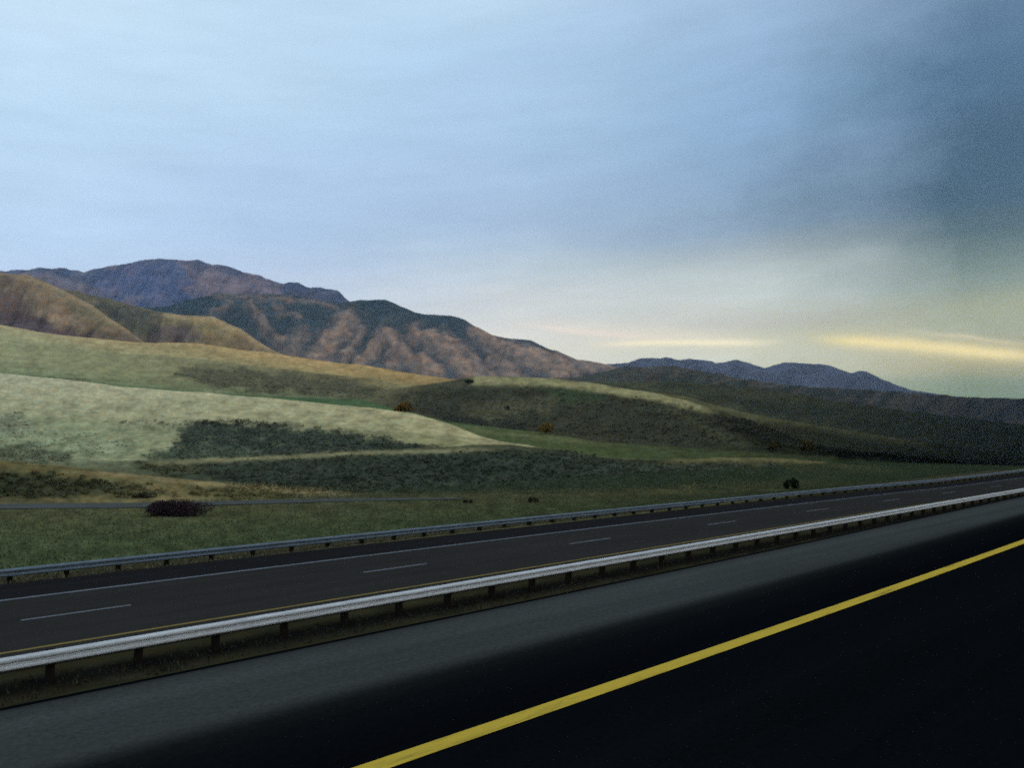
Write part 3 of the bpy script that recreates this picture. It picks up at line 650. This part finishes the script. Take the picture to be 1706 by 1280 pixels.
def plant(name, label, cat, px, Yd, w, hgt, dep, cA, cB, nleaf, leaf, trunk=.0, stems=5, group=None, sink=.05, nl=9, seed=0):
    """Many leaf-sized faces in several lumps on real stems."""
    r = np.random.default_rng(seed + int(px))
    root = bpy.data.objects.new(name, None); link(root); x, y, z = at(px, Yd); root.location = (x, y, z - sink)
    tag(root, label, cat, group)
    lumps = []
    for i in range(nl):
        fx = r.uniform(-.38, .38) * w; fy = r.uniform(-.35, .35) * dep
        top = hgt * (1 - .35 * (abs(fx) / (w * .5)) ** 3) * r.uniform(.62, 1.0)
        rz = (top - trunk * hgt) * r.uniform(.35, .5)
        lumps.append((fx, fy, top - rz, w * r.uniform(.12, .2), dep * r.uniform(.16, .26), rz))
    V = np.zeros((nleaf, 4, 3)); C = np.zeros((nleaf, 4, 3)); pk = r.integers(0, nl, nleaf); cA = np.array(cA); cB = np.array(cB)
    lt = r.random(nl)
    for i in range(nleaf):
        L_ = lumps[pk[i]]; d = r.normal(size=3) * (1, 1, 1.25); d /= np.linalg.norm(d); q = r.uniform(.55, 1.06) ** .6
        c = np.array([L_[0] + d[0] * L_[3] * q, L_[1] + d[1] * L_[4] * q, max(.03, L_[2] + d[2] * L_[5] * q)])
        a = r.normal(size=3); a /= np.linalg.norm(a); b1 = np.cross(a, r.normal(size=3)); b1 /= np.linalg.norm(b1); s_ = leaf * r.uniform(.6, 1.4)
        V[i] = [c - a * s_ * .5, c + b1 * s_ * .3, c + a * s_ * .5, c - b1 * s_ * .3]
        m = np.clip(.5 * lt[pk[i]] + .6 * r.random(), 0, 1); C[i] = cA * (1 - m) + cB * m
    idx = np.arange(nleaf * 4).reshape(-1, 4)
    mesh_obj('crown', V.reshape(-1, 3), idx, M_leaf, root, cols=C.reshape(-1, 3))
    Vt, Ft = [], []
    if trunk > 0:
        tr = w * .022 + .04; tube(Vt, Ft, (0, 0, -.3), (0, 0, trunk * hgt), tr * 1.3, tr, 8)
        for L_ in lumps: tube(Vt, Ft, (0, 0, trunk * hgt * .9), (L_[0], L_[1], L_[2]), tr * .6, tr * .15, 5)
        mesh_obj('trunk', Vt, Ft, M_bark, root)
    else:
        for L_ in lumps:
            for q in range(3):
                tube(Vt, Ft, (L_[0] * .6 + r.uniform(-.1, .1) * w * .3, L_[1] * .6, -.1), (L_[0] + r.uniform(-.5, .5) * L_[3], L_[1] + r.uniform(-.5, .5) * L_[4], L_[2] + .6 * L_[5]), .012 * hgt + .006, .004 * hgt + .003, 4)
        mesh_obj('stems', Vt, Ft, M_bark, root)
    return root
Ym = (FLAT - CAMH) / float(vpy(860))
plant('bush', 'wide maroon brown bush on the green meadow below the gravel lane', 'bush', 300, Ym, 4.6, 1.25, 1.8, (.016, .013, .016), (.052, .036, .040), 11000, .10, nl=34, seed=1)
def vis(px, py, lo, hi): return depth_of(px, py, lo, hi)
plant('tree', 'orange autumn tree at the corner of the green field beyond the pale hill', 'tree', 673, vis(673, 691, 330, 900), 11.5, 8, 9, (.11, .065, .012), (.20, .115, .022), 3500, .9, trunk=.15, nl=10, group='autumn trees in the valley', seed=2)
plant('tree', 'yellow ochre autumn tree at the foot of the shrub covered hill', 'tree', 910, vis(910, 723, 260, 800), 9.5, 6, 7.5, (.10, .075, .016), (.20, .14, .035), 3500, .7, trunk=.15, nl=10, group='autumn trees in the valley', seed=3)
plant('tree', 'dim rust brown tree, larger of two in the dark hollow', 'tree', 1345, vis(1345, 757, 240, 700), 7.5, 5.5, 7, (.036, .030, .010), (.075, .055, .016), 3000, .6, trunk=.15, nl=11, group='dim trees in the dark hollow', seed=4)
plant('tree', 'dim olive brown tree, smaller of two in the dark hollow', 'tree', 1288, vis(1288, 752, 240, 700), 5.5, 3.8, 5.5, (.034, .030, .010), (.066, .052, .018), 2500, .5, trunk=.15, nl=9, group='dim trees in the dark hollow', seed=5)
plant('bush', 'round black green bush beside the road on the low hill', 'bush', 1317, vis(1317, 815, 60, 260), 1.7, 1.2, 1.5, (.006, .010, .006), (.018, .026, .015), 2600, .12, nl=8, seed=6)
plant('bush', 'small dark bush alone on the face of the shrub covered hill', 'bush', 845, vis(845, 685, 440, 760), 3.8, 3.6, 3.5, (.008, .014, .010), (.022, .034, .022), 1200, .35, nl=6, seed=7)
plant('bush', 'dark green bush on the ridge where the tan grass crest begins', 'bush', 782, vis(782, 640, 500, 800), 9.0, 4.5, 6, (.016, .028, .018), (.04, .06, .038), 2000, .5, nl=9, seed=8)
plant('bush', 'low dark bush beside the tan track above the wide maroon bush', 'bush', 243, vis(243, 830, 60, 85), 2.0, .6, 1.2, (.02, .022, .014), (.045, .045, .03), 1400, .1, nl=7, seed=9)
plant('bush', 'small dark bush past the right end of the gravel lane', 'bush', 888, vis(888, 838, 55, 80), .9, .55, .8, (.014, .018, .012), (.035, .04, .026), 1000, .08, nl=5, seed=10)
plant('bush', 'small dark bush halfway along the gravel lane', 'bush', 780, vis(780, 839, 55, 80), .8, .45, .7, (.014, .018, .012), (.035, .04, .026), 900, .08, nl=5, seed=11)

# brush on the hillsides: far too much to count
def brush(name, sel, nmax, smin, smax, cA, cB, flat=.65):
    rr, cc = np.nonzero(sel)
    wgt = SHR[rr, cc] ** 1.5; k = rng.choice(len(rr), size=min(nmax, len(rr)), replace=False, p=wgt / wgt.sum())
    rr, cc = rr[k], cc[k]; n = len(rr)
    P = np.stack([GX[rr, cc], GY[rr, cc], GZ[rr, cc]], 1)
    P[:, 0] += rng.normal(size=n) * .004 * P[:, 1]; P[:, 1] += rng.normal(size=n) * .004 * P[:, 1]
    s = rng.uniform(smin, smax, n)
    base = COL[rr, cc]
    K = 16                                   # every plant is a dome of small leafy sprigs
    d = rng.normal(size=(n, K, 3)); d[..., 2] = np.abs(d[..., 2]); d /= np.linalg.norm(d, axis=2)[..., None]
    q = rng.uniform(.35, 1.0, (n, K, 1)); ctr = P[:, None] + d * q * s[:, None, None] * np.array((1, 1, flat))
    tri = rng.normal(size=(n, K, 3, 3)) * s[:, None, None, None] * .34
    V = ctr[:, :, None] + tri
    Fq = np.arange(n * K * 3).reshape(-1, 3)
    m = rng.random(n)[:, None]; C = base * (.75 + .7 * m) * np.array(cA)
    C = np.repeat((C[:, None] * (1 + .2 * rng.normal(size=(n, K, 1))))[:, :, None], 3, 2)
    return tag(mesh_obj(name, V.reshape(-1, 3), Fq, M_leaf, cols=np.clip(C.reshape(-1, 3), .003, .3)), name.replace('_', ' '), None, None, 'stuff')
vis_ = (GPX > -80) & (GPX < 1790)
o = brush('sagebrush', vis_ & (SHR > .35) & seg('F1', 'A', 'A_dip', 'B'), 11000, .12, .36, (1.0, 1.04, .98), None)
o['label'] = 'low grey green sagebrush covering the near hillside'
o = brush('brushwood', vis_ & (SHR > .35) & seg('B_dip', 'C_dip', 'D', 'E', 'E_dip'), 12000, .35, 1.0, (1.0, 1.03, 1.0), None)
o['label'] = 'dark scrub patches on the pale and shrub covered hills'
def tufts(name, n, srange, prange, cA, cB, hh=(.12, .35)):
    s = rng.uniform(*srange, n); p = prange[0] + (prange[1] - prange[0]) * (rng.random(n) ** (1.5 if prange[1] > 60 else 1))
    x, y = s * SY - p * CY, s * CY + p * SY
    z = np.where(p < 37, prof_z(p), FLAT)
    hgt = rng.uniform(*hh, n); a = rng.random(n) * np.pi; w = hgt * .35
    dx, dy = np.cos(a) * w, np.sin(a) * w; lx, ly = rng.normal(size=n) * .4 * hgt, rng.normal(size=n) * .4 * hgt
    V = np.stack([np.stack([x - dx, y - dy, z - .05], 1), np.stack([x + dx, y + dy, z - .05], 1), np.stack([x + lx, y + ly, z + hgt], 1)], 1)
    m = rng.random(n)[:, None]; C = np.repeat((np.array(cA) * (1 - m) + np.array(cB) * m)[:, None], 3, 1)
    return mesh_obj(name, V.reshape(-1, 3), np.arange(n * 3).reshape(-1, 3), M_leaf, cols=C.reshape(-1, 3))
tag(tufts('roadside_grass', 60000, (-25, 130), (34.75, 37.5), (.06, .06, .035), (.13, .12, .075), (.06, .22)), 'dry tan roadside grass along the far guardrail', None, None, 'stuff')
tag(tufts('meadow_grass', 130000, (-25, 150), (37, 68), (.036, .060, .030), (.070, .088, .048), (.05, .15)), 'short green grass of the meadow', None, None, 'stuff')
tag(tufts('median_grass', 50000, (-10, 110), (14.5, 21.3), (.016, .017, .011), (.04, .036, .024), (.04, .12)), 'dim dry grass on the median below the pale guardrail', None, None, 'stuff')

# ------------------------------------------------------------------ evening air
hz = bpy.data.materials.new('evening_haze'); hz.use_nodes = True; t = hz.node_tree; t.nodes.clear()
pv = N(t, 'ShaderNodeVolumePrincipled'); pv.inputs['Color'].default_value = (.55, .70, 1.0, 1); pv.inputs['Density'].default_value = HAZE_D; pv.inputs['Anisotropy'].default_value = .0
mo = N(t, 'ShaderNodeOutputMaterial'); t.links.new(pv.outputs[0], mo.inputs['Volume'])
Vh, Fh = [], []; box(Vh, Fh, -21000, 21000, -21000, 21000, -35, 2600)
tag(mesh_obj('haze', Vh, Fh, hz), 'thin blue evening haze over the valley', None, None, 'stuff')
